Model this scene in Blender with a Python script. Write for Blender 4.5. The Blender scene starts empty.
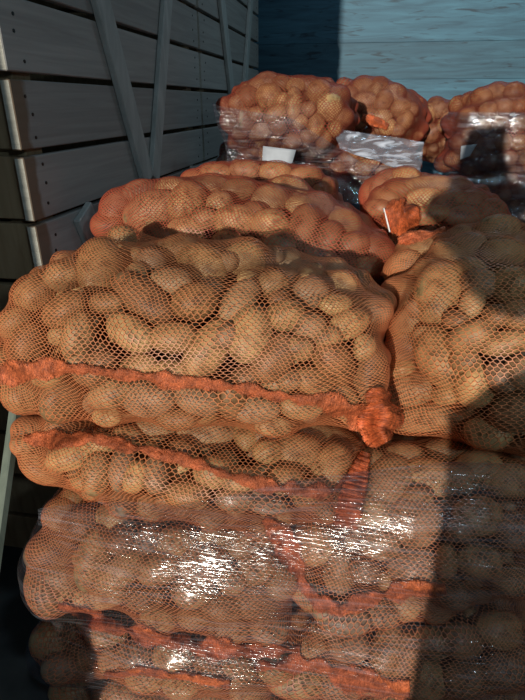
import bpy, bmesh, math, random
import numpy as np
from mathutils import Vector, Matrix
from mathutils.bvhtree import BVHTree
rs = np.random.RandomState(11); random.seed(5)
sc = bpy.context.scene; COL = sc.collection

# ------------------------------------------------------------------ camera
F = 530.; PIT = math.radians(25); YAW = math.radians(9.9); HC = 1.9
fw = np.array([-math.sin(YAW)*math.cos(PIT), math.cos(YAW)*math.cos(PIT), -math.sin(PIT)])
rt = np.array([math.cos(YAW), math.sin(YAW), 0.]); up = np.cross(rt, fw)
CAM = np.array([0., 0., HC])
def ray(px, py): return fw + rt*(px-262.5)/F + up*(350-py)/F      # one unit of depth along the view axis
def proj(P):
    v = np.asarray(P)-CAM; d = v@fw
    return 262.5+F*(v@rt)/d, 350-F*(v@up)/d, d
cd = bpy.data.cameras.new('camera'); cam = bpy.data.objects.new('camera', cd); COL.objects.link(cam)
cd.sensor_fit = 'HORIZONTAL'; cd.sensor_width = 36; cd.lens = 36*F/525; cd.clip_start = .02
cam.matrix_world = Matrix(((rt[0],up[0],-fw[0],0),(rt[1],up[1],-fw[1],0),(rt[2],up[2],-fw[2],HC),(0,0,0,1)))
sc.camera = cam

# ------------------------------------------------------------------ materials
def newmat(n):
    m = bpy.data.materials.new(n); m.use_nodes = True; nt = m.node_tree
    return m, nt, nt.nodes['Principled BSDF'], nt.nodes['Material Output']
def N(nt, t, **k):
    n = nt.nodes.new(t)
    for a, v in k.items(): setattr(n, a, v)
    return n
def ramp(nt, stops):
    r = N(nt, 'ShaderNodeValToRGB'); e = r.color_ramp.elements
    while len(e) < len(stops): e.new(.5)
    for x, (p, c) in zip(e, stops): x.position = p; x.color = (*c, 1) if len(c) == 3 else c
    return r
def math_(nt, op, a, b=None, clamp=False):
    n = N(nt, 'ShaderNodeMath', operation=op); n.use_clamp = clamp
    for i, v in enumerate((a, b)):
        if v is None: continue
        if isinstance(v, (int, float)): n.inputs[i].default_value = v
        else: nt.links.new(v, n.inputs[i])
    return n.outputs[0]
def mixc(nt, f, a, b, mode='MIX'):
    n = N(nt, 'ShaderNodeMix', data_type='RGBA', blend_type=mode)
    for i, v in ((0, f), (6, a), (7, b)):
        if isinstance(v, (int, float)): n.inputs[i].default_value = v
        elif isinstance(v, tuple): n.inputs[i].default_value = (*v, 1)
        else: nt.links.new(v, n.inputs[i])
    return n.outputs[2]

def mat_potato():
    m, nt, b, o = newmat('potato_skin'); L = nt.links.new
    g = N(nt, 'ShaderNodeNewGeometry'); oi = N(nt, 'ShaderNodeObjectInfo')
    rnd = math_(nt, 'FRACT', math_(nt, 'ADD', oi.outputs['Random'], g.outputs['Random Per Island']))
    base = ramp(nt, [(0, (.22,.12,.06)), (.25, (.39,.245,.11)), (.5, (.31,.20,.12)), (.75, (.52,.345,.155)), (1, (.27,.14,.06))])
    L(rnd, base.inputs[0])
    off = N(nt, 'ShaderNodeVectorMath', operation='ADD'); sx = N(nt, 'ShaderNodeCombineXYZ')
    L(math_(nt, 'MULTIPLY', rnd, 7.), sx.inputs[0]); L(g.outputs['Position'], off.inputs[0]); L(sx.outputs[0], off.inputs[1])
    n1 = N(nt, 'ShaderNodeTexNoise'); n1.inputs['Scale'].default_value = 38; n1.inputs['Detail'].default_value = 6; n1.inputs['Roughness'].default_value = .65
    L(off.outputs[0], n1.inputs['Vector'])
    r1 = ramp(nt, [(.36, (.42,.38,.34)), (.5, (.92,.90,.86)), (.68, (1.25,1.22,1.15))]); L(n1.outputs['Fac'], r1.inputs[0])
    c = mixc(nt, 1., base.outputs[0], r1.outputs[0], 'MULTIPLY')
    n2 = N(nt, 'ShaderNodeTexVoronoi'); n2.inputs['Scale'].default_value = 150; L(off.outputs[0], n2.inputs['Vector'])
    r2 = ramp(nt, [(.10, (.5,.42,.36)), (.22, (1,1,1))]); L(n2.outputs['Distance'], r2.inputs[0])
    c = mixc(nt, .7, c, r2.outputs[0], 'MULTIPLY')
    L(c, b.inputs['Base Color']); b.inputs['Roughness'].default_value = .48
    b.inputs['Specular IOR Level'].default_value = .3
    n3 = N(nt, 'ShaderNodeTexNoise'); n3.inputs['Scale'].default_value = 160; n3.inputs['Detail'].default_value = 4; L(off.outputs[0], n3.inputs['Vector'])
    bp = N(nt, 'ShaderNodeBump'); bp.inputs['Strength'].default_value = .35; bp.inputs['Distance'].default_value = .003
    L(n3.outputs['Fac'], bp.inputs['Height']); L(bp.outputs[0], b.inputs['Normal'])
    return m

def mat_net(name, col, cw=.0106, ch=.0056, th=.00085):
    m, nt, b, o = newmat(name); L = nt.links.new
    uv = N(nt, 'ShaderNodeUVMap'); uv.uv_map = 'UVMap'
    nz = N(nt, 'ShaderNodeTexNoise'); nz.inputs['Scale'].default_value = 60; nz.inputs['Detail'].default_value = 1
    L(uv.outputs[0], nz.inputs['Vector'])
    nz2 = N(nt, 'ShaderNodeTexNoise'); nz2.inputs['Scale'].default_value = 9; nz2.inputs['Detail'].default_value = 1
    L(uv.outputs[0], nz2.inputs['Vector'])
    def disp(src, amp, prev):
        s = N(nt, 'ShaderNodeVectorMath', operation='SUBTRACT'); s.inputs[1].default_value = (.5,.5,.5); L(src.outputs['Color'], s.inputs[0])
        k = N(nt, 'ShaderNodeVectorMath', operation='SCALE'); k.inputs['Scale'].default_value = amp; L(s.outputs[0], k.inputs[0])
        a = N(nt, 'ShaderNodeVectorMath', operation='ADD'); L(prev, a.inputs[0]); L(k.outputs[0], a.inputs[1]); return a.outputs[0]
    v = disp(nz2, .05, disp(nz, .006, uv.outputs[0]))
    br = N(nt, 'ShaderNodeTexBrick'); br.offset = .5; br.squash = 1
    br.inputs['Scale'].default_value = 1; br.inputs['Brick Width'].default_value = cw; br.inputs['Row Height'].default_value = ch
    br.inputs['Mortar Smooth'].default_value = .35; br.inputs['Bias'].default_value = 0
    sp = N(nt, 'ShaderNodeSeparateXYZ'); L(v, sp.inputs[0])          # turn the bricks into knitted hexagons
    cy = math_(nt, 'COSINE', math_(nt, 'MULTIPLY', sp.outputs[1], math.pi/ch)); cx = math_(nt, 'COSINE', math_(nt, 'MULTIPLY', sp.outputs[0], 2*math.pi/cw))
    yy = math_(nt, 'ADD', sp.outputs[1], math_(nt, 'MULTIPLY', math_(nt, 'MULTIPLY', cy, cx), ch*.24))
    cb = N(nt, 'ShaderNodeCombineXYZ'); L(sp.outputs[0], cb.inputs[0]); L(yy, cb.inputs[1]); L(cb.outputs[0], br.inputs['Vector'])
    at = N(nt, 'ShaderNodeAttribute'); at.attribute_name = 'dens'
    lw = N(nt, 'ShaderNodeLayerWeight'); lw.inputs['Blend'].default_value = .5
    k = math_(nt, 'ADD', 1., math_(nt, 'MULTIPLY', math_(nt, 'POWER', lw.outputs['Facing'], 2.2), 2.0))
    L(math_(nt, 'MULTIPLY', math_(nt, 'MULTIPLY', at.outputs['Fac'], th), k), br.inputs['Mortar Size'])
    a = math_(nt, 'MULTIPLY', br.outputs['Fac'], .9)
    b.inputs['Base Color'].default_value = (*col, 1); b.inputs['Roughness'].default_value = .42
    b.inputs['Specular IOR Level'].default_value = .5
    tl = N(nt, 'ShaderNodeBsdfTranslucent'); tl.inputs[0].default_value = (*col, 1)
    mx = N(nt, 'ShaderNodeMixShader'); mx.inputs[0].default_value = .3; L(b.outputs[0], mx.inputs[1]); L(tl.outputs[0], mx.inputs[2])
    tr = N(nt, 'ShaderNodeBsdfTransparent'); m2 = N(nt, 'ShaderNodeMixShader')
    L(a, m2.inputs[0]); L(tr.outputs[0], m2.inputs[1]); L(mx.outputs[0], m2.inputs[2]); L(m2.outputs[0], o.inputs[0])
    return m

def mat_band(name, col, cover=.62, scale=1.):
    m, nt, b, o = newmat(name); L = nt.links.new
    uv = N(nt, 'ShaderNodeUVMap'); uv.uv_map = 'UVMap'; g = N(nt, 'ShaderNodeNewGeometry')
    sp = N(nt, 'ShaderNodeSeparateXYZ'); L(uv.outputs[0], sp.inputs[0])
    e = math_(nt, 'POWER', math_(nt, 'ABSOLUTE', math_(nt, 'SUBTRACT', math_(nt, 'MULTIPLY', sp.outputs[1], 2.), 1.)), 2.5)
    mp = N(nt, 'ShaderNodeMapping'); mp.inputs['Scale'].default_value = (420, 9, 1); L(uv.outputs[0], mp.inputs['Vector'])
    n = N(nt, 'ShaderNodeTexNoise'); n.inputs['Scale'].default_value = 1; n.inputs['Detail'].default_value = 2; n.inputs['Distortion'].default_value = 1.5; L(mp.outputs[0], n.inputs['Vector'])
    q = N(nt, 'ShaderNodeTexNoise'); q.inputs['Scale'].default_value = 45; q.inputs['Detail'].default_value = 3; L(g.outputs['Position'], q.inputs['Vector'])
    th = math_(nt, 'ADD', math_(nt, 'MULTIPLY', e, .36), .56-cover*.4)
    a = math_(nt, 'MULTIPLY', math_(nt, 'SUBTRACT', math_(nt, 'ADD', n.outputs['Fac'], math_(nt, 'MULTIPLY', q.outputs['Fac'], .25)), math_(nt, 'ADD', th, .10)), 9., True)
    rc = ramp(nt, [(.3, tuple(c*.45 for c in col)), (.7, tuple(min(1, c*1.2) for c in col))]); L(q.outputs['Fac'], rc.inputs[0])
    rn = ramp(nt, [(.35, (.45,.4,.38)), (.65, (1.1,1.15,1.2))]); L(n.outputs['Fac'], rn.inputs[0])
    L(mixc(nt, 1., rc.outputs[0], rn.outputs[0], 'MULTIPLY'), b.inputs['Base Color']); b.inputs['Roughness'].default_value = .5
    bp = N(nt, 'ShaderNodeBump'); bp.inputs['Strength'].default_value = 1; bp.inputs['Distance'].default_value = .003; L(n.outputs['Fac'], bp.inputs['Height']); L(bp.outputs[0], b.inputs['Normal'])
    L(a, b.inputs['Alpha'])
    return m

def mat_film(name, streak_scale=(7., 7., 170.), haze=.02, gloss=.13, tint=(.84,.84,.89), bump=.0028):
    m, nt, b, o = newmat(name); L = nt.links.new
    g = N(nt, 'ShaderNodeNewGeometry')
    mp = N(nt, 'ShaderNodeMapping'); mp.inputs['Scale'].default_value = streak_scale; mp.inputs['Rotation'].default_value = (0, math.radians(4), 0); L(g.outputs['Position'], mp.inputs['Vector'])
    n = N(nt, 'ShaderNodeTexNoise'); n.inputs['Scale'].default_value = 1; n.inputs['Detail'].default_value = 3; n.inputs['Roughness'].default_value = .55; n.inputs['Distortion'].default_value = .6; L(mp.outputs[0], n.inputs['Vector'])
    bp = N(nt, 'ShaderNodeBump'); bp.inputs['Strength'].default_value = 1; bp.inputs['Distance'].default_value = bump; L(n.outputs['Fac'], bp.inputs['Height'])
    gl = N(nt, 'ShaderNodeBsdfGlossy'); gl.inputs['Roughness'].default_value = .13; gl.inputs['Color'].default_value = (.95,.98,1,1); L(bp.outputs[0], gl.inputs['Normal'])
    tr = N(nt, 'ShaderNodeBsdfTransparent'); tr.inputs[0].default_value = (*tint, 1)
    pl = N(nt, 'ShaderNodeTexNoise'); pl.inputs['Scale'].default_value = 7; pl.inputs['Detail'].default_value = 2; L(g.outputs['Position'], pl.inputs['Vector'])
    pr = ramp(nt, [(.48, (.10,)*3), (.66, (1.,)*3)]); L(pl.outputs['Fac'], pr.inputs[0])          # looser and tighter layers
    m1 = N(nt, 'ShaderNodeMixShader'); L(math_(nt, 'MULTIPLY', pr.outputs[0], gloss), m1.inputs[0]); L(tr.outputs[0], m1.inputs[1]); L(gl.outputs[0], m1.inputs[2])
    df = N(nt, 'ShaderNodeBsdfDiffuse'); df.inputs[0].default_value = (.7,.74,.85,1)
    hz = ramp(nt, [(.50, (haze*.5,)*3), (.72, (min(1, haze*5),)*3)]); L(n.outputs['Fac'], hz.inputs[0])
    m2 = N(nt, 'ShaderNodeMixShader'); L(hz.outputs[0], m2.inputs[0]); L(m1.outputs[0], m2.inputs[1]); L(df.outputs[0], m2.inputs[2]); L(m2.outputs[0], o.inputs[0])
    return m

def mat_wood(name, c1, c2, grain=(3., 3., 60.), rough=.75, knots=0., axis_len=1.):
    m, nt, b, o = newmat(name); L = nt.links.new
    tc = N(nt, 'ShaderNodeTexCoord'); g = N(nt, 'ShaderNodeNewGeometry')
    mp = N(nt, 'ShaderNodeMapping'); mp.inputs['Scale'].default_value = grain; L(g.outputs['Position'], mp.inputs['Vector'])
    n = N(nt, 'ShaderNodeTexNoise'); n.inputs['Scale'].default_value = 1; n.inputs['Detail'].default_value = 6; n.inputs['Roughness'].default_value = .6; n.inputs['Distortion'].default_value = .8; L(mp.outputs[0], n.inputs['Vector'])
    r = ramp(nt, [(.3, c1), (.7, c2)]); L(n.outputs['Fac'], r.inputs[0]); c = r.outputs[0]
    isl = ramp(nt, [(0, (.78,)*3), (1, (1.12,)*3)]); L(g.outputs['Random Per Island'], isl.inputs[0]); c = mixc(nt, 1., c, isl.outputs[0], 'MULTIPLY')
    if knots:
        mk = N(nt, 'ShaderNodeMapping'); mk.inputs['Scale'].default_value = (2.6, 2.6, 17); L(g.outputs['Position'], mk.inputs['Vector'])
        v = N(nt, 'ShaderNodeTexNoise'); v.inputs['Scale'].default_value = 1.4; v.inputs['Detail'].default_value = 3; v.inputs['Distortion'].default_value = 1.5; L(mk.outputs[0], v.inputs['Vector'])
        rk = ramp(nt, [(.29, (.22,.22,.25)), (.40, (1,1,1))]); L(v.outputs['Fac'], rk.inputs[0]); c = mixc(nt, knots, c, rk.outputs[0], 'MULTIPLY')
    L(c, b.inputs['Base Color']); b.inputs['Roughness'].default_value = rough
    bp = N(nt, 'ShaderNodeBump'); bp.inputs['Strength'].default_value = .3; bp.inputs['Distance'].default_value = .002; L(n.outputs['Fac'], bp.inputs['Height']); L(bp.outputs[0], b.inputs['Normal'])
    return m
def mat_plain(name, col, rough=.6, metal=0.):
    m, nt, b, o = newmat(name); L = nt.links.new
    g = N(nt, 'ShaderNodeNewGeometry'); n = N(nt, 'ShaderNodeTexNoise'); n.inputs['Scale'].default_value = 12; n.inputs['Detail'].default_value = 5; L(g.outputs['Position'], n.inputs['Vector'])
    r = ramp(nt, [(.3, tuple(c*.8 for c in col)), (.7, tuple(min(1, c*1.15) for c in col))]); L(n.outputs['Fac'], r.inputs[0]); L(r.outputs[0], b.inputs['Base Color'])
    b.inputs['Roughness'].default_value = rough; b.inputs['Metallic'].default_value = metal
    return m

M = dict(
    potato=mat_potato(),
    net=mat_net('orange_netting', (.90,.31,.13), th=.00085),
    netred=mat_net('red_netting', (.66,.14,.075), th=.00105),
    netfar_dim=mat_net('far_dimmed_netting', (.42,.085,.05), cw=.013, ch=.0075, th=.0017),  # darker red stands in for light weakening toward the back
    band=mat_band('orange_seam', (.84,.20,.07), cover=.85),
    gather=mat_band('orange_gather', (.82,.17,.05), cover=.92),
    film=mat_film('stretch_film'),
    filmfar=mat_film('far_stretch_film', streak_scale=(8., 8., 110.), haze=.03, gloss=.38, bump=.009),
    crumple=mat_film('crumpled_film', streak_scale=(9., 9., 30.), haze=.22, gloss=.3, bump=.006, tint=(.85,.86,.9)),
    plank=mat_wood('crate_board', (.30,.29,.27), (.42,.41,.38), (8., 1.6, 40.)),
    brace=mat_wood('crate_brace', (.34,.36,.34), (.52,.54,.51), (20., 20., 5.)),
    endgrain=mat_wood('crate_end', (.42,.40,.34), (.60,.58,.50), (8., 8., 70.)),
    post=mat_wood('crate_post', (.22,.14,.07), (.36,.26,.15), (25., 25., 4.)),
    back=mat_wood('blue_boards', (.020,.075,.12), (.055,.175,.255), (2., 2., 22.), .6, .8),  # blue darkened in place of light falling off with distance
    batten=mat_wood('batten_wood', (.13,.16,.13), (.22,.26,.21), (30., 30., 5.)),
    nail=mat_plain('nail', (.05,.045,.04), .4, .8),
    floor=mat_plain('floor_concrete', (.10,.10,.095), .9),
    wall=mat_wood('wall_boards', (.16,.15,.13), (.25,.23,.20), (20., 1.5, 30.)),
    paper=mat_plain('paper', (.42,.45,.50), .6),
    string=mat_plain('white_string', (.85,.85,.85), .5),
)

# ------------------------------------------------------------------ object helpers
def link(name, me, mats, parent=None, **props):
    o = bpy.data.objects.new(name, me); COL.objects.link(o)
    if mats is not None:
        me.materials.clear()
        for q in (mats if isinstance(mats, (list, tuple)) else [mats]): me.materials.append(q)
    if parent: o.parent = parent; o.matrix_parent_inverse = parent.matrix_basis.inverted()
    for k, v in props.items(): o[k] = v
    return o
def thing(name, loc, label, category, group=None):
    o = bpy.data.objects.new(name, None); o.empty_display_size = .05; COL.objects.link(o); o.location = loc
    o['label'] = label; o['category'] = category
    if group: o['group'] = group
    return o
def from_np(name, V, Fc, smooth=True):
    me = bpy.data.meshes.new(name); V = np.asarray(V, np.float32); Fc = np.asarray(Fc, np.int32); k = Fc.shape[1]
    me.vertices.add(len(V)); me.vertices.foreach_set('co', V.ravel())
    me.loops.add(Fc.size); me.loops.foreach_set('vertex_index', Fc.ravel())
    me.polygons.add(len(Fc)); me.polygons.foreach_set('loop_start', np.arange(0, Fc.size, k, dtype=np.int32))
    me.update(calc_edges=True); me.polygons.foreach_set('use_smooth', np.full(len(Fc), smooth)); me.update()
    return me
def box(bm, c, s, M4=None, bev=.0):
    r = bmesh.ops.create_cube(bm, size=1); vs = r['verts']
    bmesh.ops.scale(bm, vec=s, verts=vs)
    if bev:
        es = list({e for v in vs for e in v.link_edges})
        nb = bmesh.ops.bevel(bm, geom=es, offset=bev, segments=1, affect='EDGES'); vs = list({v for f in nb['faces'] for v in f.verts} | {v for v in vs if v.is_valid})
    if M4 is not None: bmesh.ops.transform(bm, matrix=M4, verts=vs)
    bmesh.ops.translate(bm, vec=c, verts=vs)
def bm_obj(name, bm, mat, parent=None, **props):
    me = bpy.data.meshes.new(name); bm.to_mesh(me); bm.free(); return link(name, me, mat, parent, **props)
def grid_faces(nr, nc, wrap=False):
    i, j = np.meshgrid(np.arange(nr-1), np.arange(nc if wrap else nc-1), indexing='ij'); j2 = (j+1) % nc
    return np.stack([i*nc+j, i*nc+j2, (i+1)*nc+j2, (i+1)*nc+j], -1).reshape(-1, 4)

# ------------------------------------------------------------------ sacks
def rotm(rz, ry):
    a, b = math.radians(rz), math.radians(ry)
    Z = np.array([[math.cos(a), -math.sin(a), 0], [math.sin(a), math.cos(a), 0], [0, 0, 1]])
    Y = np.array([[math.cos(b), 0, math.sin(b)], [0, 1, 0], [-math.sin(b), 0, math.cos(b)]])
    return Z@Y
SK = {   # centre, half sizes, turn, tilt, exponent
'S1':((-.315,1.07,1.435),(.445,.27,.19),3,1,2.4),
'S2':((-.31,1.55,1.50),(.46,.24,.19),-2,7,2.5),
'S2b':((-.33,2.0,1.53),(.31,.2,.18),0,5,2.6),
'S3':((.24,1.78,1.53),(.24,.28,.17),0,4,2.3),
'S4':((.37,1.24,1.42),(.285,.38,.225),0,0,2.6),
'S5':((-.31,1.03,1.155),(.40,.25,.135),0,2.5,2.5),
'S6':((-.37,1.01,.925),(.35,.25,.145),0,2,2.6),
'S7':((-.35,1.0,.68),(.34,.25,.13),0,2,2.6),
'S8':((-.35,1.0,.44),(.35,.25,.13),0,0,2.6),
'S9':((.20,1.05,1.06),(.33,.25,.18),0,-2,2.6),
'S10':((.2,1.03,.76),(.34,.25,.14),0,0,2.6),
'S11':((.2,1.03,.50),(.34,.25,.13),0,0,2.6),
'B1':((-.35,2.75,1.82),(.34,.28,.20),0,0,2.4),
'B1l':((-.35,2.75,1.50),(.35,.28,.15),0,0,2.5),
'B2':((.09,3.35,1.80),(.29,.28,.21),0,4,2.2),
'B3':((.07,2.9,1.58),(.24,.28,.16),0,0,2.4),
'B4':((.47,3.7,1.73),(.2,.28,.18),0,0,2.4),
'B5':((.80,3.1,1.76),(.38,.28,.22),0,-5,2.4),
'B6':((.78,3.1,1.40),(.40,.28,.18),0,0,2.4),
}
# potatoes read off the photograph: x, y, long, short, angle
DG = {
'S1':"123 239 26 24 0;100 267 50 40 75;34 294 37 32 30;62 276 32 26 20;65 310 45 32 30;28 345 46 33 88;78 337 46 28 75;145 300 60 38 -40;152 262 26 25 0;172 282 40 27 0;205 265 45 36 -20;246 259 40 36 0;197 302 43 38 10;240 299 46 29 50;250 333 52 37 72;132 333 46 30 -30;175 338 42 32 0;207 350 62 34 55;108 303 29 22 0;100 361 30 22 0;25 393 38 36 0;60 398 40 34 80;92 372 32 26 0;108 416 24 18 0;112 393 40 27 20;150 397 48 36 0;200 400 44 32 -20;232 396 36 25 88;274 284 30 28 0;310 293 32 30 0;287 316 35 33 0;274 357 50 33 50;311 327 31 29 0;336 305 31 22 0;349 324 37 26 20;335 363 46 36 -55;369 377 54 32 82;314 383 38 26 -30;291 379 26 22 0;376 311 26 24 0;364 347 26 20 80;256 409 44 25 0;303 406 40 24 0;345 396 28 20 -40;14 322 30 24 40;2 362 36 30 80;140 366 34 22 10;172 372 34 24 0;246 378 26 22 0;226 335 26 22 60;300 348 26 22 0;328 337 24 20 0;180 250 34 26 10;135 276 26 22 60;78 362 26 20 0;345 283 26 20 -30;280 300 22 18 0;225 262 26 22 0;50 372 30 24 30;355 415 34 22 -40;178 418 36 20 0;275 425 34 20 0",
'S2':"153 211 50 36 20;187 203 38 34 60;221 203 25 24 0;236 220 41 28 5;270 202 34 30 0;187 230 34 26 0;271 225 34 27 0;303 228 42 29 78;329 237 28 24 80;377 252 32 28 -30;354 246 28 24 0;317 206 30 24 0;345 222 30 22 -30;368 268 30 22 0;280 247 34 26 0;317 257 34 28 0;343 268 30 26 0;118 207 34 28 50;110 226 30 26 0;141 192 30 20 10;212 186 34 20 0;240 190 32 22 0;290 188 34 20 -10;172 188 30 18 0;160 236 34 24 0;388 262 26 22 60;254 212 24 20 0;205 219 26 22 0;300 206 24 20 0;228 244 30 24 0",
'S2b':"215 172 30 16 0;246 170 30 16 0;276 172 30 18 0;306 176 28 18 0;196 180 26 18 0",
'S3':"404 177 26 17 0;384 184 28 20 40;398 190 27 19 0;432 186 46 17 0;426 198 31 19 0;450 203 31 23 20;386 198 27 21 0;429 215 36 17 5;472 203 28 24 0;489 214 28 26 0;466 217 34 22 0;372 192 24 20 60;455 187 28 18 0;378 208 24 18 0",
'S4':"441 293 54 44 80;403 268 34 28 40;400 293 32 28 0;409 320 38 24 40;404 347 30 26 0;441 357 58 42 -58;472 337 42 27 20;472 303 31 24 70;504 343 48 25 10;420 308 26 20 0;450 254 34 20 -30;416 248 34 22 10;409 389 52 31 8;429 417 78 29 8;475 386 38 34 70;489 432 44 30 0;518 411 50 36 10;401 368 27 25 0;480 284 34 28 0;512 285 38 32 0;520 315 34 28 0;500 252 36 26 0;470 246 32 24 0;455 320 24 20 0;466 360 28 24 0;500 378 34 26 -40;522 372 30 30 0;445 395 26 20 0;430 270 26 22 0;497 316 28 24 0;468 270 28 22 0;500 228 34 22 0;402 335 24 18 0;424 335 20 18 0",
'S5':"31 430 31 25 0;27 445 26 20 0;43 466 42 27 -30;74 455 46 27 15;97 472 38 27 80;123 466 42 26 80;60 423 28 24 60;129 436 30 22 0;136 476 30 24 60;207 432 60 36 0;248 431 35 26 80;156 427 38 22 0;156 474 38 27 88;187 494 44 24 0;244 480 40 26 0;267 436 32 26 0;297 451 46 34 0;331 466 42 35 60;268 452 26 22 0;340 428 36 20 -60;349 446 46 20 -50;215 472 36 28 0;285 480 34 26 0;312 490 40 24 0;100 443 30 20 0;182 450 28 22 0;315 432 38 24 0;236 500 36 20 0;270 505 34 18 0;85 480 24 18 0",
'S6':"86 523 37 34 0;54 549 44 36 20;94 557 52 29 75;120 571 50 31 35;46 590 48 31 -68;91 596 58 22 0;63 513 32 29 30;114 517 31 28 0;123 540 31 28 0;63 575 28 24 0;227 518 60 31 0;156 508 40 34 0;159 567 41 31 10;204 562 46 40 0;193 590 42 34 0;258 566 42 34 20;258 598 46 40 0;225 604 42 28 0;178 542 38 30 0;244 541 38 32 0;270 536 34 30 0;144 596 38 28 0;160 618 38 26 0;214 538 30 24 0;150 540 28 26 60;282 580 32 28 60;195 616 34 24 0;230 628 36 24 0;270 628 36 26 0;75 498 30 22 30;104 496 30 20 0;134 498 30 20 0;232 580 28 24 0",
'S7':"137 654 32 28 0;114 660 27 25 0;55 640 40 36 0;90 655 44 38 0;147 676 34 26 0;210 668 40 32 0;175 655 36 28 0;240 668 34 30 0;278 664 38 30 0;70 625 32 24 0;182 684 36 24 0;105 634 32 24 0;250 692 34 22 0;60 668 30 24 0",
'S8':"80 690 50 30 0;123 692 50 30 0;170 699 44 28 0;215 702 44 28 0;262 704 40 28 0",
'S9':"314 543 38 36 60;340 571 38 30 80;306 588 42 27 -50;354 597 36 26 0;380 543 37 28 0;374 511 35 33 0;346 620 50 25 0;383 612 32 26 0;415 519 51 45 0;415 566 45 40 0;446 563 36 22 85;432 477 52 33 -10;389 483 52 44 60;418 497 30 20 0;458 478 34 30 0;404 604 30 26 0;436 605 32 27 60;352 500 30 26 0;480 470 40 32 0;512 480 42 34 0;478 515 42 34 0;516 530 40 34 0;480 560 40 34 0;514 580 40 30 0;462 530 30 26 0;330 610 30 24 0;365 570 26 24 0;392 582 24 22 0;455 595 28 24 0;370 462 34 28 0;405 456 36 24 0;446 450 34 22 0",
'S10':"404 658 50 34 80;386 650 50 28 75;340 681 46 30 0;297 681 52 26 0;350 645 38 28 0;315 650 36 28 0;430 640 34 28 0;370 676 34 26 0;425 680 40 32 0;460 640 40 30 0;500 630 40 30 0;465 678 40 32 0;505 670 40 32 0;285 650 30 26 0;325 628 30 20 0",
'S11':"300 703 44 26 0;345 706 44 26 0;392 706 44 28 0",
'B1':"267 84 24 19 10;247 97 23 21 0;270 97 25 23 0;294 103 27 14 88;309 109 16 15 0;330 107 23 22 0;319 91 21 19 0;296 86 19 15 0;282 84 17 14 0;276 114 23 16 30;257 114 16 15 0;246 120 22 16 85;316 126 23 18 70;324 139 18 14 60;230 120 20 17 80;293 141 18 14 0;279 127 18 15 0;238 104 19 17 40;338 96 20 18 0;343 117 18 16 0;309 84 17 13 0;258 86 16 14 0;301 122 15 14 0;225 106 14 14 0;262 131 18 14 0;308 136 15 13 0;335 128 16 14 60;283 100 14 14 0;240 132 16 14 0",
'B1l':"241 149 18 15 0;253 160 17 15 0;280 161 17 14 0;238 162 15 14 0;330 154 18 15 0;344 161 17 14 0;310 158 17 14 0;296 164 16 13 0;262 148 16 13 0;228 150 14 14 0;316 146 15 13 0;225 163 14 14 0;266 164 15 13 0",
'B2':"364 88 22 19 0;366 102 21 17 0;383 101 20 17 60;401 108 18 16 0;383 117 19 15 0;405 120 18 15 60;388 127 16 14 0;394 94 19 17 0;377 90 16 14 0;350 95 17 15 0;353 108 16 14 0;370 115 15 13 0;398 130 15 13 0;410 110 14 14 0;360 122 15 13 0;380 84 16 12 0;344 86 15 13 0",
'B3':"364 167 17 15 0;373 161 17 15 0;350 158 17 14 0;392 165 17 13 0;341 152 15 14 0;405 158 16 14 0;358 148 16 14 0;378 147 16 14 0;338 168 15 13 0;395 148 15 13 0;410 170 15 13 0;384 172 15 12 0",
'B4':"428 115 19 14 75;431 133 17 14 80;440 110 16 14 0;450 118 16 14 0;420 124 15 14 0;444 126 15 13 0;454 108 14 13 0;436 104 14 12 0",
'B5':"467 116 16 14 0;459 105 17 15 0;482 98 19 17 0;497 92 18 16 0;514 92 18 16 0;456 157 20 14 20;471 169 18 14 0;473 134 18 16 0;445 163 18 15 0;489 111 17 15 0;504 107 18 15 0;520 106 17 15 0;451 123 16 14 0;459 142 16 14 0;484 126 17 15 0;502 124 17 15 0;519 124 16 15 0;486 145 17 15 0;504 142 17 15 0;520 142 16 15 0;474 152 15 13 0;470 100 15 13 0;508 158 17 14 0;490 162 17 14 0",
'B6':"470 184 18 16 0;490 182 18 16 0;508 180 18 16 0;522 190 18 16 0;480 196 18 16 0;502 196 18 16 0",
}
PHRASE = {'S1':'topmost sack at front left', 'S2':'second sack from the front', 'S2b':'red sack behind the second', 'S3':'sack beside white tied mouth',
 'S4':'big top sack at right', 'S5':'second sack at front left', 'S6':'third sack at front left', 'S7':'fourth sack at front left', 'S8':'lowest sack at front left',
 'S9':'second sack at front right', 'S10':'third sack at front right', 'S11':'lowest sack at front right', 'B1':'upper far sack by crates', 'B1l':'lower far sack by crates',
 'B2':'far sack before the wall', 'B3':'sack under crumpled film', 'B4':'small far sack in gap', 'B5':'upper far right sack', 'B6':'lower far right sack'}
LABEL = {
'S1':'large orange net sack of potatoes topping the front left column, orange seam across it',
'S2':'orange net sack of potatoes lying directly behind the topmost front sack, shadow across its front',
'S2b':'mostly hidden red net sack whose top edge shows beyond the second sack from the front',
'S3':'small rounded net sack of potatoes behind the top right sack, beside the white tied mouth',
'S4':'big net sack of potatoes topping the front right column, half of it in dark shade',
'S5':'orange net sack of potatoes second from the top in the front left column',
'S6':'potato sack third from the top at front left, under bright glints of stretch film',
'S7':'potato sack fourth from the top at front left, dark round shadow on its left end',
'S8':'lowest potato sack showing at the bottom left edge of the photo',
'S9':'potato sack second from top at front right, with a V shaped orange seam',
'S10':'potato sack third from the top at front right, mostly in shade behind film',
'S11':'lowest potato sack cut off by the bottom edge at front right',
'B1':'round red net sack of potatoes topping the far stack beside the slatted crates',
'B1l':'film wrapped potato sack below the round one in the far stack beside the crates',
'B2':'red net potato sack with bright orange patch, in front of the blue wall, far middle',
'B3':'potato sack under crumpled clear film, below the far middle sack',
'B4':'small dim red net sack in the gap between the far middle and far right stacks',
'B5':'wide net sack of potatoes topping the far right film wrapped stack',
'B6':'lower dark sack inside the film of the far right stack'}
ORDER = list(SK)
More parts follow.
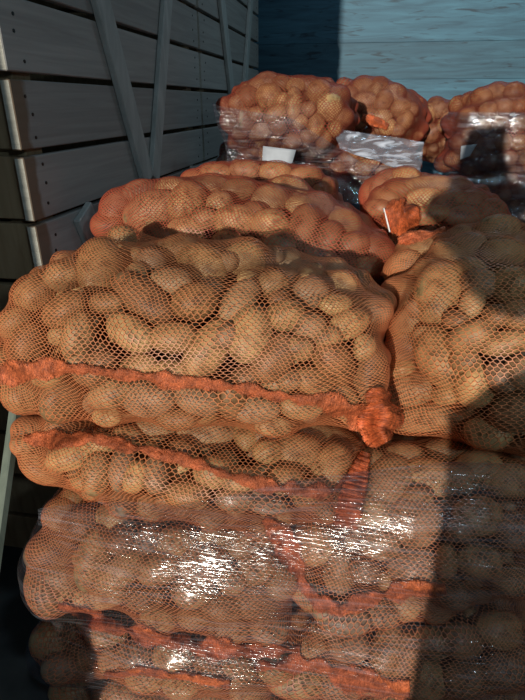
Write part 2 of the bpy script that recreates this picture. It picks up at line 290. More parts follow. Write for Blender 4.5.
RM = {k: rotm(v[2], v[3]) for k, v in SK.items()}
def inside(n, P):
    c, ab, rz, ry, e = SK[n]; return (np.abs(((P-np.array(c))@RM[n])/np.array(ab))**e).sum(-1)
def entry(n, px, py):
    d = ray(px, py); t = np.linspace(.5, 5, 2500); f = inside(n, CAM+d*t[:, None])
    i = int(np.argmax(f < 1)) if (f < 1).any() else int(np.argmin(f))
    P = CAM+d*t[i]; g = np.array([inside(n, P+q)-inside(n, P-q) for q in np.eye(3)*1e-3]); return t[i], P, g/np.linalg.norm(g)

# every potato: centre, rotation (columns = axes), semi-axes, sack, digitised?
POT = []
for n in ORDER:
    for ln in DG.get(n, '').split(';'):
        if not ln: continue
        x, y, a, b_, th = map(float, ln.split()); t, P, nr = entry(n, x, y)
        d = ray(x, y); dn = d/np.linalg.norm(d)
        smin = b_/2/F*t; cosn = max(.5, abs(float(nr@dn)))
        P = P + dn*smin*.95/cosn; t2 = float((P-CAM)@fw)
        e = rt*math.cos(math.radians(th)) + up*math.sin(math.radians(th))
        e = e - dn*(e@dn); e /= np.linalg.norm(e)
        k = float(np.clip(-(e@nr)/(dn@nr) if abs(dn@nr) > .05 else 0, -.5, .5)); A1 = e+dn*k; A1 /= np.linalg.norm(A1)
        A3 = dn - A1*(dn@A1); A3 /= np.linalg.norm(A3); A2 = np.cross(A3, A1)
        sa = a/2/F*t2*math.sqrt(1+k*k)*1.10; sb = b_/2/F*t2*1.12
        POT.append(dict(c=P, R=np.stack([A1, A2, A3], 1), s=np.array([sa, sb, sb*rs.uniform(.85, 1.0)]), n=n, dg=True, px=(x, y, a, b_, th)))
NDG = len(POT)
# dart throwing fills the sack behind and between them
cent = [p['c'] for p in POT]; rad = [float((p['s'].prod())**(1/3)) for p in POT]
for n in ORDER:
    c, ab, rz, ry, e = SK[n]; ab = np.array(ab); far = n[0] == 'B' or n == 'S2b'
    near = [i for i in range(len(cent)) if np.linalg.norm(cent[i]-np.array(c)) < ab.max()+.15]
    CC = [cent[i] for i in near]; RR = [rad[i] for i in near]
    tries = 5000 if not far else 2600
    for q in range(tries):
        r = rs.uniform(.026, .036) if q < tries*.7 else rs.uniform(.020, .027)
        u = rs.normal(size=3); u /= np.linalg.norm(u); R0 = float((np.abs(u/ab)**e).sum()**(-1/e))
        rr = R0 - r*1.02/1.0 - (rs.rand()**1.5)*(.10 if not far else .07)
        if rr < .03: continue
        P = np.array(c)+RM[n]@(u*rr)
        vd = CAM-P; vd /= np.linalg.norm(vd)
        if (RM[n]@u)@vd > -.1 and n != 'S11':                      # behind the potatoes that face the open side
            P = P - vd*(.052 if not far else .034)
        CA = np.array(CC); RA = np.array(RR)
        if len(CC) and (np.linalg.norm(CA-P, axis=1) < .90*(RA+r)).any(): continue
        # keep them off the line of sight of a digitised potato's face
        CC.append(P); RR.append(r); cent.append(P); rad.append(r)
        Q, _ = np.linalg.qr(rs.normal(size=(3, 3)))
        if np.linalg.det(Q) < 0: Q[:, 0] *= -1
        s = rs.uniform(1., 1.22); POT.append(dict(c=P, R=Q, s=np.array([r*s, r/math.sqrt(s), r/math.sqrt(s)*rs.uniform(.9, 1.)]), n=n, dg=False))
print('digitised', NDG, 'all', len(POT))

# potato meshes (unit size)
def potato_verts(sub, seed):
    bm = bmesh.new(); bmesh.ops.create_icosphere(bm, subdivisions=sub, radius=1); r = np.random.RandomState(seed)
    V = np.array([v.co[:] for v in bm.verts]); Fc = np.array([[v.index for v in f.verts] for f in bm.faces]); bm.free()
    k = r.normal(size=(7, 3)); k *= (np.array([1.2, 1.6, 2, 2.6, 3.2, 4.2, 5])/np.linalg.norm(k, axis=1))[:, None]; ph = r.uniform(0, 6.28, 7); am = np.array([.05, .045, .035, .025, .02, .014, .01])
    d = 1+(np.sin(V@k.T+ph)*am).sum(1)
    for _ in range(4):                                             # eyes: shallow dimples
        q = r.normal(size=3); q /= np.linalg.norm(q); d -= .05*np.exp(-((V-q)**2).sum(1)/.018)
    W = V*d[:, None]; W[:, 0] = np.sign(V[:, 0])*np.abs(W[:, 0])**.94; bend = r.uniform(-.10, .10); W[:, 1] += bend*(W[:, 0]**2-.4)
    return W, Fc
HI = [potato_verts(4, s) for s in range(8)]; LO = [potato_verts(2, s) for s in range(8)]
HIM = [from_np('potato', *h) for h in HI]
for h in HIM: h.materials.append(M['potato'])

# which fill potatoes come forward as individuals: crude z-buffer over all of them
zb = np.full((140, 105), 1e9); idb = np.full((140, 105), -1)
for i, p in enumerate(POT):
    x, y, d = proj(p['c']); r = (p['s'][0]*p['s'][1])**.5*F/d/5; x /= 5; y /= 5
    x0, x1, y0, y1 = max(0, int(x-r)), min(104, int(x+r)+1), max(0, int(y-r)), min(139, int(y+r)+1)
    for yy in range(y0, y1+1):
        for xx in range(x0, x1+1):
            if (xx+.5-x)**2+(yy+.5-y)**2 < r*r and d-.6*r*5/F*d < zb[yy, xx]: zb[yy, xx] = d-.6*r*5/F*d; idb[yy, xx] = i
area = np.bincount(idb[idb >= 0].ravel(), minlength=len(POT))
score = [(area[i], i) for i in range(len(POT)) if area[i] > 0]; score.sort(reverse=True)
chosen = [i for _, i in score[:300]]; chs = set(chosen)
print('visible', len(score), 'chosen dg', sum(1 for i in chosen if POT[i]['dg']), 'least', score[min(299, len(score)-1)][0])

# labels from the potato's own size, shape, lean and place in its sack
bysack = {}
for i in chosen: bysack.setdefault(POT[i]['n'], []).append(i)
def describe(i):
    p = POT[i]; v = p['R'][:, 0]*p['s'][0]; x0, y0, _ = proj(p['c']-v); x1, y1, _ = proj(p['c']+v); x, y, d = proj(p['c'])
    L = math.hypot(x1-x0, y1-y0); W = 2*p['s'][1]*F/d; asp = L/max(W, 1); ang = math.degrees(math.atan2(-(y1-y0), x1-x0)) % 180
    shape = 'long' if asp > 1.45 else ('oval' if asp > 1.17 else 'round')
    lean = '' if shape == 'round' else ('lying flat' if ang < 20 or ang > 160 else 'upright' if 68 < ang < 112 else 'leaning right' if ang < 90 else 'leaning left')
    return x, y, L*W, shape, lean
LAB = {}
for n, ids in bysack.items():
    D = {i: describe(i) for i in ids}; xs = [D[i][0] for i in ids]; ys = [D[i][1] for i in ids]; ar = sorted(D[i][2] for i in ids)
    X0, X1, Y0, Y1 = min(xs), max(xs)+.01, min(ys), max(ys)+.01
    cols = ['far left', 'left', 'centre', 'right', 'far right'] if len(ids) > 12 else ['left', 'centre', 'right']
    rows = ['top', 'upper', 'middle', 'lower', 'bottom'] if len(ids) > 12 else ['top', 'middle', 'bottom']
    cells = {}
    for i in ids:
        x, y, a, sh, ln = D[i]
        sz = 'small' if a < ar[len(ar)//3] else ('big' if a > ar[2*len(ar)//3] else 'medium')
        key = (sz, sh, ln, rows[int((y-Y0)/(Y1-Y0)*len(rows))], cols[int((x-X0)/(X1-X0)*len(cols))]); cells.setdefault(key, []).append(i)
    for (sz, sh, ln, rw, cl), mem in cells.items():
        mem.sort(key=lambda i: D[i][0])
        tags = [''] if len(mem) == 1 else (['leftmost', 'rightmost'] if len(mem) == 2 else ['leftmost', 'middle', 'rightmost'] if len(mem) == 3 else ['leftmost', 'second', 'third', 'rightmost'] if len(mem) == 4 else ['leftmost','second','third','fourth','fifth','sixth','seventh','eighth'][:len(mem)-1]+['rightmost'])
        for t, i in zip(tags, mem):
            LAB[i] = ' '.join(w for w in [t, sz, sh, 'potato', ln+',' if ln else 'at', rw, cl, 'of the', PHRASE[n]] if w)
for j, i in enumerate(chosen):
    p = POT[i]; o = bpy.data.objects.new('potato', HIM[j % 8]); COL.objects.link(o)
    Rm = Matrix(p['R'].tolist()).to_4x4(); S = Matrix.Diagonal((*p['s'], 1)); o.matrix_world = Matrix.Translation(p['c'])@Rm@S
    o['label'] = LAB[i]; o['category'] = 'potato'; o['group'] = 'potatoes in the '+PHRASE[p['n']]
VV, FF, base = [], [], 0
for i, p in enumerate(POT):
    if i in chs: continue
    W, Fc = LO[i % 8]; P = (W*p['s'])@p['R'].T+p['c']; VV.append(P); FF.append(Fc+base); base += len(P)
link('potatoes', from_np('potatoes', np.concatenate(VV), np.concatenate(FF)), M['potato'], kind='stuff', category='potatoes', label='remaining brown potatoes packed deeper in all the netted sacks')

# ------------------------------------------------------------------ drape: outermost hit of rays on ellipsoids
def outer_hits(O, D, pots, pad):
    """O, D (..., 3); distance along D to the far side of the potatoes."""
    sh = O.shape[:-1]; O = O.reshape(-1, 3); D = D.reshape(-1, 3); best = np.full(len(O), -1e3)
    for p in pots:
        Rm = p['R']; s = p['s']*1.07+pad; o = ((O-p['c'])@Rm)/s; d = (D@Rm)/s
        a = (d*d).sum(1); b = (o*d).sum(1); c = (o*o).sum(1)-1; q = b*b-a*c; ok = q > 0
        t = (-b[ok]+np.sqrt(q[ok]))/a[ok]; best[ok] = np.maximum(best[ok], t)
    return best.reshape(sh)
def blur(h, k, ax, wrap):
    if k < 1: return h
    out = np.zeros_like(h); n = h.shape[ax]
    for s in range(-k, k+1):
        idx = np.arange(n)+s; idx = idx % n if wrap else np.clip(idx, 0, n-1)
        out += np.take(h, idx, axis=ax)
    return out/(2*k+1)

NETV = {}; ALLV, ALLF, nb = [], [], 0
SACK = {}
for n in ORDER:
    c, ab, rz, ry, e = SK[n]; c = np.array(c); a, b, h = ab; R = RM[n]; far = n[0] == 'B'
    turned = False                                        # long axis along Y
    nl, nu = (110, 170) if not far else (56, 90)
    la = np.linspace(-1, 1, nl)*math.pi/2*.985; lo = np.arange(nu)/nu*2*math.pi
    LA, LO_ = np.meshgrid(la, lo, indexing='ij')
    lng = (b if turned else a); wid = (a if turned else b)
    ax = np.sin(LA); rad_ = np.cos(LA)
    dl = np.stack([ax, rad_*np.cos(LO_), rad_*np.sin(LO_)*.9], -1); dl /= np.linalg.norm(dl, axis=-1, keepdims=True)
    ol = np.zeros_like(dl); ol[..., 0] = np.sin(LA)*lng*.55
    if turned: dl = dl[..., [1, 0, 2]]*np.array([-1, 1, 1]); ol = ol[..., [1, 0, 2]]
    O = c+ol@R.T; D = dl@R.T
    pots = [p for p in POT if p['n'] == n]
    hit = outer_hits(O, D, pots, .0022)
    # inner guard: 84 % of the plain sack shape along the same ray
    t = np.linspace(0, .6, 60); f = np.stack([inside(n, O+D*q) for q in t], -1); gd = t[np.argmax(f > 1, axis=-1)]
    H = np.maximum(hit, gd*.66); H0 = H.copy()
    for k, it in ((3, 4), (2, 5), (1, 5)) if not far else ((2, 3), (1, 4)):
        for _ in range(it): H = np.maximum(H0, blur(blur(H, k, 1, True), k, 0, False))
    H = np.maximum(H0, H); P = O+D*H[..., None]
    # uv along the sack and around it, 'dens' = how much the net is gathered
    dP = np.linalg.norm(np.diff(P, axis=0), axis=-1).mean(1); v = np.concatenate([[0], np.cumsum(dP)])
    per = np.linalg.norm(np.diff(np.concatenate([P, P[:, :1]], 1), axis=1), axis=-1).sum(1); C0 = np.percentile(per, 80)
    dens = np.clip(C0/np.maximum(per, .02), .9, 3.2)
    P2 = np.concatenate([P, P[:, :1]], 1); nc = nu+1
    uvx = np.repeat(v[:, None], nc, 1); uvy = np.repeat((np.arange(nc)/nu*C0)[None], nl, 0)
    Fc = grid_faces(nl, nc); me = from_np('net', P2.reshape(-1, 3), Fc)
    ul = me.uv_layers.new(name='UVMap'); UV = np.stack([uvx.ravel(), uvy.ravel()], -1)[Fc.ravel()]; ul.data.foreach_set('uv', UV.astype(np.float32).ravel())
    at = me.attributes.new('dens', 'FLOAT', 'POINT'); at.data.foreach_set('value', np.repeat(dens[:, None], nc, 1).astype(np.float32).ravel())
    root = thing('potato_sack', c-np.array([0, 0, h]), LABEL[n], 'sack', 'potato sacks stacked on the pallets')
    SACK[n] = root
    link('net', me, M['netfar_dim'] if far else M['netred'] if n in ('S2', 'S2b', 'S3') else M['net'], root, label=('red' if far or n in ('S2', 'S2b', 'S3') else 'orange')+' knitted netting')
    NETV[n] = P; ALLV.append(P2.reshape(-1, 3)); ALLF.append(Fc+nb); nb += nl*nc
bvh = BVHTree.FromPolygons(np.concatenate(ALLV).tolist(), np.concatenate(ALLF).tolist())
def sack_bvh(n):
    i = ORDER.index(n); off = sum(len(x) for x in ALLV[:i]); return BVHTree.FromPolygons(ALLV[i].tolist(), (ALLF[i]-off).tolist())
BV = {}

# ------------------------------------------------------------------ ribbons of gathered net laid on a sack
def ribbon(n, pts, name, mat, lift=.004, corr=.0, ncorr=30, thick=.002, cross=9, ruffle=.0015, over=False, parent=None, **props):
    """pts: (x, y, width) in photo pixels, traced over the sack surface; gets its place from the sack itself."""
    if n not in BV: BV[n] = sack_bvh(n)
    tree = bvh if over else BV[n]; pts = np.array(pts, float); seg = np.r_[0, np.cumsum(np.hypot(*np.diff(pts[:, :2], axis=0).T))]
    m = max(12, int(seg[-1]/1.6)); s = np.linspace(0, seg[-1], m); X = np.interp(s, seg, pts[:, 0]); Y = np.interp(s, seg, pts[:, 1]); Wd = np.interp(s, seg, pts[:, 2])
    r0 = np.random.RandomState(int(pts[0, 0]*7+pts[0, 1])); q0 = r0.normal(size=m)
    for _ in range(3): q0 = np.convolve(q0, np.ones(5)/5, 'same')
    q1 = r0.normal(size=m)
    for _ in range(2): q1 = np.convolve(q1, np.ones(9)/9, 'same')
    Wd = Wd*(1.05+q0*(.9 if ruffle > .001 else 0)); Y = Y+q1*(4 if ruffle > .001 else 0)
    for _ in range(4): X[1:-1] = (X[:-2]+X[1:-1]*2+X[2:])/4; Y[1:-1] = (Y[:-2]+Y[1:-1]*2+Y[2:])/4
    tx, ty = np.gradient(X), np.gradient(Y); ln = np.hypot(tx, ty)+1e-6; nx, ny = -ty/ln, tx/ln
    T = np.zeros((m, cross)); PX = np.zeros((m, cross, 2))
    for i in range(m):
        for j in range(cross):
            q = (j/(cross-1)-.5)*Wd[i]; PX[i, j] = (X[i]+nx[i]*q, Y[i]+ny[i]*q); d = ray(*PX[i, j]); dn = d/np.linalg.norm(d)
            h = tree.ray_cast(Vector(CAM), Vector(dn)); T[i, j] = np.nan if h[0] is None else h[3]/np.linalg.norm(d)
    med = np.nanmedian(T)
    if np.isnan(med): med = entry(n, *pts[0, :2])[0]
    for j in range(cross):
        ok = ~np.isnan(T[:, j])
        T[:, j] = np.interp(s, s[ok], T[ok, j]) if ok.sum() > 2 else med
    T = np.clip(T, med-.12, med+.25)
    T0 = T.copy()
    for _ in range(3): T = np.minimum(T0, blur(blur(T, 2, 0, False), 1, 1, False))
    V = np.zeros((m, cross, 3)); rr = np.random.RandomState(int(X[0]+Y[0]))
    wob = blur(rr.normal(size=(m, cross)), 1, 0, False)*ruffle*2
    cr = corr*np.sin(s/seg[-1]*ncorr*2*math.pi)[:, None]*np.ones((1, cross)); bow = (1-(np.linspace(-1, 1, cross)**2))[None]*lift
    for i in range(m):
        for j in range(cross):
            d = ray(*PX[i, j]); V[i, j] = CAM+d*(T[i, j]-lift*.6-bow[0, j]-abs(wob[i, j])-cr[i, j]-corr)
    top = V.reshape(-1, 3); bot = top+fw*thick; k = m*cross; g = grid_faces(m, cross)
    edge = [i*cross for i in range(m)], [i*cross+cross-1 for i in range(m)], list(range(cross)), [(m-1)*cross+j for j in range(cross)]
    fs = [g, g[:, ::-1]+k]
    for E_ in edge: E_ = np.array(E_); fs.append(np.stack([E_[:-1], E_[1:], E_[1:]+k, E_[:-1]+k], 1))
    FF_ = np.concatenate(fs); me = from_np(name, np.concatenate([top, bot]), FF_); dist = float(med)
    U = np.repeat(s[:, None]/F*dist, cross, 1).ravel(); W_ = np.repeat(np.linspace(0, 1, cross)[None], m, 0).ravel(); UV = np.stack([np.r_[U, U], np.r_[W_, W_]], 1)[FF_.ravel()]
    me.uv_layers.new(name='UVMap').data.foreach_set('uv', UV.astype(np.float32).ravel())
    return link(name, me, mat, parent or SACK[n], **props)

ribbon('S1', [(0,374,20),(30,371,20),(60,367,15),(100,371,12),(150,378,13),(200,383,15),(240,389,13),(280,397,11),(320,402,15),(345,409,20),(366,420,26),(384,428,24)], 'seam_band', M['band'], ruffle=.003, label='orange knitted seam crossing the sack')
ribbon('S1', [(377,388,8),(378,402,30),(380,416,38),(376,430,34),(384,444,18)], 'gathered_mouth', M['gather'], lift=.01, corr=.004, ncorr=9, ruffle=.002, label='bright orange gathered end')
ribbon('S5', [(24,436,8),(34,440,14),(60,441,13),(90,437,9),(120,446,11),(150,452,10),(200,464,12),(250,482,12),(300,492,12),(330,490,12),(350,480,12),(364,462,8)], 'seam_band', M['band'], label='orange knitted seam across the sack')
ribbon('S9', [(366,452,10),(357,478,22),(350,506,28),(345,528,24)], 'gathered_net', M['gather'], lift=.012, corr=.005, ncorr=15, over=True, ruffle=.001, label='ribbed orange folds of gathered net')
ribbon('S9', [(264,520,10),(282,538,20),(294,560,20),(303,585,16),(318,602,16),(340,610,16),(366,603,16),(395,593,18),(425,589,18),(446,588,14)], 'seam_band', M['band'], over=True, ruffle=.003, label='orange seam bent in a V')
ribbon('S6', [(58,606,8),(84,614,14),(110,624,20),(150,638,22),(200,648,20),(250,652,16),(300,650,12)], 'seam_band', M['band'], over=True, label='orange seam along the underside')
ribbon('S10', [(300,600,8),(318,612,14),(334,614,8)], 'seam_end', M['band'])
ribbon('S10', [(255,668,8),(290,664,14),(322,668,16),(350,680,22),(380,692,24),(410,690,20)], 'seam_band', M['band'], over=True, label='orange seam curving down to the right')
ribbon('S7', [(104,676,6),(140,671,8),(180,676,8),(230,684,8)], 'seam_band', M['band'], over=True)
mouth = ribbon('S3', [(385,210,22),(394,214,34),(402,218,38),(411,214,26),(416,206,10)], 'gathered_mouth', M['gather'], lift=.03, corr=.002, ncorr=4, cross=15, ruffle=.001, label='bright orange tied mouth')
ribbon('S3', [(384,208,2.4),(386,216,2.6),(388,224,2.6),(390,232,2.2)], 'tie_string', M['string'], lift=.036, cross=5, thick=.003, ruffle=0, parent=mouth, label='white tie string')
ribbon('B2', [(362,118,8),(370,121,12),(380,124,12),(388,128,8)], 'orange_patch', M['gather'], lift=.006, label='bright orange bunched net')
ribbon('S4', [(398,240,8),(415,236,10),(432,233,10),(446,228,6)], 'net_fold', M['netfold'] if 'netfold' in M else M['band'], lift=.012, ruffle=.004)

# ------------------------------------------------------------------ stretch film round the stacks
def film(name, x0, x1, y0, y1, z0, z1, sacks, mat, label, ds=.011, rad=.10, back=False, zfun=None, sm=(18, 9, 4)):
    cx, cy = (x0+x1)/2, (y0+y1)/2; path = []
    def arc(ax, ay, a0, a1):
        for q in np.linspace(a0, a1, 16): path.append((ax+rad*math.cos(q), ay+rad*math.sin(q)))
    arc(x0+rad, y1-rad, math.pi/2, math.pi); arc(x0+rad, y0+rad, math.pi, 1.5*math.pi); arc(x1-rad, y0+rad, 1.5*math.pi, 2*math.pi); arc(x1-rad, y1-rad, 0, math.pi/2); path.append(path[0])
    path = np.array(path); seg = np.r_[0, np.cumsum(np.hypot(*np.diff(path, axis=0).T))]; m = int(seg[-1]/ds); s = np.arange(m)/m*seg[-1]
    X = np.interp(s, seg, path[:, 0]); Y = np.interp(s, seg, path[:, 1]); nz = int((z1-z0)/ds); Z = np.linspace(z0, z1, nz)
    tx = np.roll(X, -1)-np.roll(X, 1); ty = np.roll(Y, -1)-np.roll(Y, 1); l = np.hypot(tx, ty); nx, ny = ty/l, -tx/l       # outward
    dep = .2
    O = np.stack([np.repeat((X-nx*dep)[None], nz, 0), np.repeat((Y-ny*dep)[None], nz, 0), np.repeat(Z[:, None], m, 1)], -1)
    D = np.stack([np.repeat(nx[None], nz, 0), np.repeat(ny[None], nz, 0), np.zeros((nz, m))], -1)
    pots = [p for p in POT if p['n'] in sacks]; hit = np.clip(outer_hits(O, D, pots, .0065), .0, .34)
    if zfun is not None:                                  # slanting upper edge
        top = np.interp(X, *zfun); O[..., 2] = z0+(O[..., 2]-z0)*((top-z0)/(z1-z0))[None]
        hit = np.clip(outer_hits(O, D, pots, .0065), .0, .34)
    H = np.maximum(hit, .03); H0 = H.copy()
    for k in sm:
        for _ in range(6): H = np.maximum(H0, blur(blur(H, k, 1, True), max(1, k//6), 0, False))
    H = blur(H, 1, 1, True)
    P = O+D*H[..., None]; P = P.reshape(-1, 3)
    me = from_np(name, P, grid_faces(nz, m, True))
    return link(name, me, mat, None, label=label, category='plastic film', group='stretch film wrapped round the stacks')
film('stretch_film', -.75, .56, .72, 1.42, .32, 1.30, ['S5','S6','S7','S8','S9','S10','S11'], M['film'], 'clear shiny stretch film wound round the front stack of sacks, full of white glints', zfun=([-.82,-.5,-.1,.2,.62], [1.03,1.13,1.24,1.29,1.30]))
ff = film('stretch_film', -.72, .34, 2.44, 3.22, 1.20, 1.88, ['B1','B1l','B3'], M['filmfar'], 'clear film wrapped round the far stack beside the crates', ds=.016, zfun=([-.72,-.3,0.,.34], [1.90,1.84,1.66,1.62]), sm=(10, 5))
film('stretch_film', .40, 1.22, 2.80, 3.42, 1.10, 1.86, ['B5','B6'], M['filmfar'], 'clear film round the far right stack, dark and glinting', ds=.016, sm=(10, 5))

def sheet(name, quad, depths, mat, nx=40, ny=22, amp=.02, thick=.0, seed=1, parent=None, **props):
    """a creased sheet standing in the place: corners as photo directions at given distances."""
    r = np.random.RandomState(seed); C4 = [CAM+ray(*q)*(d/ray(*q)[1]) for q, d in zip(quad, depths)]
    u, v = np.meshgrid(np.linspace(0, 1, nx), np.linspace(0, 1, ny), indexing='ij')
    P = sum(((w)[..., None]*c for w, c in zip(((1-u)*(1-v), u*(1-v), u*v, (1-u)*v), C4)))
    cr = np.zeros_like(u)
    for _ in range(9): a, b, ph = r.uniform(1, 7), r.uniform(3, 11), r.uniform(0, 6.3); cr += np.abs(np.sin(u*a+v*b+ph))-.6
    P = P - fw*((cr*amp/4)[..., None]) + up*(r.normal(size=u.shape)*amp*.02)[..., None]
    me = from_np(name, P.reshape(-1, 3), grid_faces(nx, ny)); o = link(name, me, mat, parent, **props)
    if thick: md = o.modifiers.new('s', 'SOLIDIFY'); md.thickness = thick
    return o
sheet('loose_film', [(333,128),(424,142),(420,176),(340,150)], [2.56,2.60,2.56,2.52], M['crumple'], amp=.028, thick=.0008, seed=4, label='crumpled loose clear film beneath the far middle sack', category='plastic film')
sheet('paper_label', [(263,146),(296,150),(292,164),(262,164)], [2.435]*4, M['paper'], 6, 6, amp=.004, thick=.001, label='pale paper slip under film on the far stack beside the crates', category='paper slip')
sheet('paper_label', [(461,146),(477,144),(470,156),(460,160)], [2.79]*4, M['paper'], 6, 6, amp=.004, thick=.001, label='small white paper tag on the far right wrapped stack', category='paper slip')

# ------------------------------------------------------------------ crates on the left
_m = M['plank'].node_tree; _b = _m.nodes['Principled BSDF']; _src = _b.inputs['Base Color'].links[0].from_socket   # rough brown bark left on the near board ends
_g = N(_m, 'ShaderNodeNewGeometry'); _s = N(_m, 'ShaderNodeSeparateXYZ'); _m.links.new(_g.outputs['Position'], _s.inputs[0])
_n = N(_m, 'ShaderNodeTexNoise'); _n.inputs['Scale'].default_value = 14; _m.links.new(_g.outputs['Position'], _n.inputs['Vector'])
_e = math_(_m, 'ADD', _s.outputs[1], math_(_m, 'MULTIPLY', _n.outputs['Fac'], -.05))
_f = math_(_m, 'MULTIPLY', math_(_m, 'SUBTRACT', 1.362, _e), 60., True); _z = math_(_m, 'MULTIPLY', math_(_m, 'LESS_THAN', _s.outputs[2], 1.965), .75)
_m.links.new(mixc(_m, math_(_m, 'MULTIPLY', _f, _z), _src, (.16,.085,.03)), _b.inputs['Base Color'])
CX = -.86
def crate(y0, zb, label, ztop=1.26, L=1.70, braces=True):
    root = thing('wooden_crate', (CX-.6, y0+L/2, zb), label, 'crate', 'stacked slatted crates')
    W = 1.2; x1 = CX; x0 = CX-W; t = .028; pitch = .182; bh = .164; nb_ = 7
    def slats(face):
        bm = bmesh.new()
        for k in range(nb_):
            z = zb+.055+pitch*k+bh/2
            if face == 'side': box(bm, (x1-t/2, y0+L/2, z), (t, L-.01, bh), bev=.0025)
            elif face == 'far': box(bm, (x0+t/2, y0+L/2, z), (t, L-.01, bh), bev=.0025)
            elif face == 'front': box(bm, ((x0+x1)/2, y0+.045, z), (W-2*t-.004, t, bh), bev=.0025)
            else: box(bm, ((x0+x1)/2, y0+L-.045, z), (W-2*t-.004, t, bh), bev=.0025)
        return bm
    o = bm_obj('slatted_side', slats('side'), M['plank'], root)
    # lighter saw-cut ends are part of the boards' own material
    o.data.materials.append(M['endgrain'])
    for p in o.data.polygons:
        if abs(p.normal.y) > .9: p.material_index = 1
    bm_obj('slatted_side', slats('far'), M['plank'], root)
    bm_obj('slatted_end', slats('front'), M['post'], root); bm_obj('slatted_end', slats('back'), M['post'], root)
    hgt = .055+pitch*nb_
    for px_ in (x0+t+.045, x1-t-.045):
        for py_ in (y0+.11, y0+L-.11):
            bm = bmesh.new(); z0_ = zb+.055 if zb > 1 else .002; box(bm, (px_, py_, (z0_+zb+hgt-.01)/2), (.085, .085, zb+hgt-.01-z0_), bev=.004); bm_obj('corner_post', bm, M['post'], root)
    bm = bmesh.new(); box(bm, ((x0+x1)/2-.02, y0+L/2, zb+.08), (W-2*t-.05, L-.3, .022), bev=.002); bm_obj('base_board', bm, M['plank'], root)
    if braces:
        for s in (-1, 1):
            a = Vector((CX+.012, y0+L/2+s*.035, zb+.06)); b_ = Vector((CX+.012, y0+L/2+s*(.62 if s > 0 else .60), zb+hgt-.02)); dv = b_-a
            bm = bmesh.new(); ang = math.atan2(dv.y, dv.z); box(bm, (a+b_)/2, (.022, .105 if s < 0 else .085, dv.length), Matrix.Rotation(-ang, 4, 'X'), bev=.003)
            bm_obj('diagonal_brace', bm, M['brace'], root)
    bm = bmesh.new()
    for k in range(nb_):
        z = zb+.055+pitch*k+bh/2
        for dy in (.08, L-.08):
            for q in range(3):
                c_ = Vector((CX+.0005, y0+dy+random.uniform(-.02, .02), z+(q-1)*.05+random.uniform(-.01, .01)))
                r = bmesh.ops.create_cone(bm, cap_ends=True, segments=8, radius1=.0045, radius2=.0045, depth=.003); bmesh.ops.transform(bm, matrix=Matrix.Translation(c_)@Matrix.Rotation(math.pi/2, 4, 'Y'), verts=r['verts'])
    bm_obj('nail_heads', bm, M['nail'], o, kind='stuff')
    return root
crate(1.32, 1.552, 'nearest slatted wooden crate on the upper level, wide diagonal braces in a V')
crate(3.045, 1.552, 'second slatted crate on the upper level, partly behind the far round sack')
crate(1.32, .283, 'lower slatted crate under the nearest one, mostly behind the sacks')
crate(3.045, .283, 'lower slatted crate under the second one, hidden behind the far sacks')
# leaning batten between crate and sacks
A_ = CAM+ray(17, 400)*1.36; B_ = CAM+ray(-10, 600)*1.42; B_ = A_+(B_-A_)*((A_[2]-.03)/(A_[2]-B_[2]))
dv = Vector(B_-A_); bm = bmesh.new(); box(bm, Vector((A_+B_)/2), (.028, .022, dv.length), dv.to_track_quat('Z', 'Y').to_matrix().to_4x4(), bev=.003)
bm_obj('wooden_batten', bm, M['batten'], None, label='pale wooden batten leaning in the dark gap left of the front sacks', category='batten')

# ------------------------------------------------------------------ pallets
def pallet(x0, x1, y0, y1, label, zo=0.):
    root = thing('wooden_pallet', ((x0+x1)/2, (y0+y1)/2, zo), label, 'pallet'); n_ = 7
    for k in range(n_):
        x = x0+(x1-x0)*(k+.5)/n_; bm = bmesh.new(); box(bm, (x, (y0+y1)/2, zo+.135), ((x1-x0)/n_*.7, y1-y0, .022), bev=.002); bm_obj('deck_board', bm, M['plank'], root)
    for k in range(3):
        y = y0+.06+(y1-y0-.12)*k/2; bm = bmesh.new(); box(bm, ((x0+x1)/2, y, zo+.062), (x1-x0, .09, .122), bev=.003); bm_obj('bearer', bm, M['brace'], root)

pallet(-.72, .54, .76, 1.9, 'upper of two wooden pallets carrying the front stack of potato sacks', .15)
pallet(-.72, .54, .76, 1.9, 'lower of two wooden pallets on the floor beneath the front stack')

# ------------------------------------------------------------------ the building
def plate(name, pts, y, th, mat, **props):                # upright panel cut to an outline in x, z
    bm = bmesh.new(); vs = [bm.verts.new((x, y, z)) for x, z in pts]; f = bm.faces.new(vs)
    r = bmesh.ops.extrude_face_region(bm, geom=[f]); bmesh.ops.translate(bm, vec=(0, -th, 0), verts=[v for v in r['geom'] if isinstance(v, bmesh.types.BMVert)])
    bmesh.ops.recalc_face_normals(bm, faces=bm.faces); return bm_obj(name, bm, mat, None, **props)
bm = bmesh.new(); box(bm, (0, 0, -.05), (6, 16, .1)); bm_obj('floor', bm, M['floor'], None, kind='structure')
bm = bmesh.new()
z = 0.
k = 0
while z < 3.4:
    hh = (.30, .27, .32)[k % 3]; box(bm, (0, 5.12, z+hh/2), (5.6, .03, hh-.0015), bev=.0008); z += hh; k += 1
bm_obj('wall_back', bm, M['back'], None, kind='structure')
bm = bmesh.new(); box(bm, (2.6, 2, 1.7), (.06, 6.3, 3.4)); bm_obj('wall_right', bm, M['wall'], None, kind='structure')
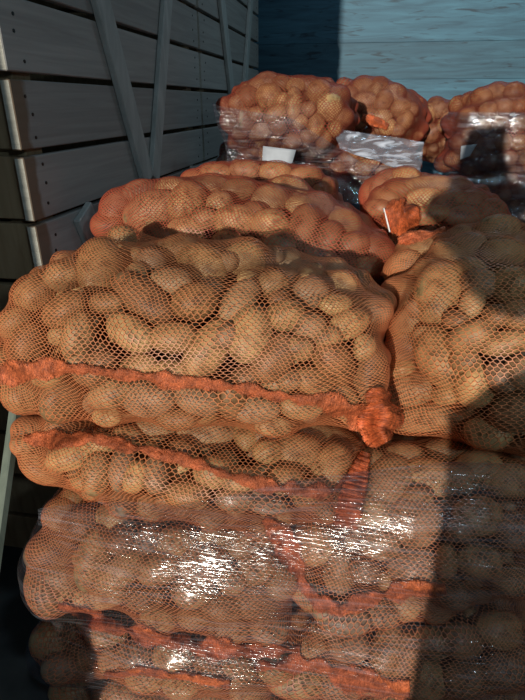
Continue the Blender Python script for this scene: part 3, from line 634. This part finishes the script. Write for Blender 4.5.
# added unseen panels behind the camera, outlined to cast the shadows
K = -.8
plate('shadow_blocker', [(-0.078, 0), (-0.072, 1.496), (-0.09, 1.606), (-0.03, 1.691), (0.1, 1.796), (0.3, 1.946), (0.31, 1.987), (0.1, 1.876), (0, 1.811), (-0.06, 1.826), (-0.095, 1.856), (-0.12, 1.896), (-0.165, 1.926), (-0.21, 1.957), (-0.205, 2.007), (-0.16, 2.027), (-0.14, 2.186), (-0.115, 2.326), (0.05, 2.336), (0.06, 2.216), (0.12, 2.086), (0.6, 2.027), (2.6, 2.027), (2.6, 0)], K, .03, M['wall'], kind='structure')
pts = [(-2.6,0),(-2.6,4.2),(-1.23,4.2),(-1.23,1.01)]+[(-1.02+.11*math.cos(q), .94+.06*math.sin(q)) for q in np.linspace(math.pi, 0, 9)]+[(-.87+.06*math.cos(q), .92+.08*math.sin(q)) for q in np.linspace(2, -.5, 8)]+[(-.83,.81),(-.86,0)]  # added left panel shading crate ends, back wall and lower-left sack
plate('shadow_blocker', pts, K, .03, M['wall'], kind='structure')

# ------------------------------------------------------------------ light
sd = Vector((.168, 1, -.145)).normalized()
sun = bpy.data.lights.new('sun', 'SUN'); sun.energy = 3.2; sun.angle = math.radians(.6); sun.color = (1, .94, .82)
so = bpy.data.objects.new('sun', sun); COL.objects.link(so); so.rotation_euler = sd.to_track_quat('-Z', 'Y').to_euler()
def fill_light(loc, tgt, e, sx, sy, col):  # added cool area lights for film glints; no fixture stands there
    l = bpy.data.lights.new('cool_fill', 'AREA'); l.shape = 'RECTANGLE'; l.size = sx; l.size_y = sy; l.energy = e; l.color = col
    o = bpy.data.objects.new('cool_fill', l); COL.objects.link(o); o.location = loc; o.rotation_euler = (Vector(tgt)-Vector(loc)).to_track_quat('-Z', 'Y').to_euler()
fill_light((.9, -.2, 3.4), (.4, 1.6, 1), 4, .06, .5, (.62, .84, 1))
fill_light((.75, -.5, 2.35), (.3, .8, 1), 7, .14, .05, (.6, .85, 1))
fill_light((.6, 3.3, 3.6), (.4, 3.6, 1), 6, .5, .06, (.62, .84, 1))
w = bpy.data.worlds.new('world'); sc.world = w; w.use_nodes = True
bg = w.node_tree.nodes['Background']; bg.inputs[0].default_value = (.42,.62,.80,1); bg.inputs[1].default_value = .05
sc.view_settings.view_transform = 'Standard'; sc.view_settings.look = 'None'; sc.view_settings.gamma = 1; sc.view_settings.exposure = 0
sc.cycles.transparent_max_bounces = 24; sc.cycles.max_bounces = 8
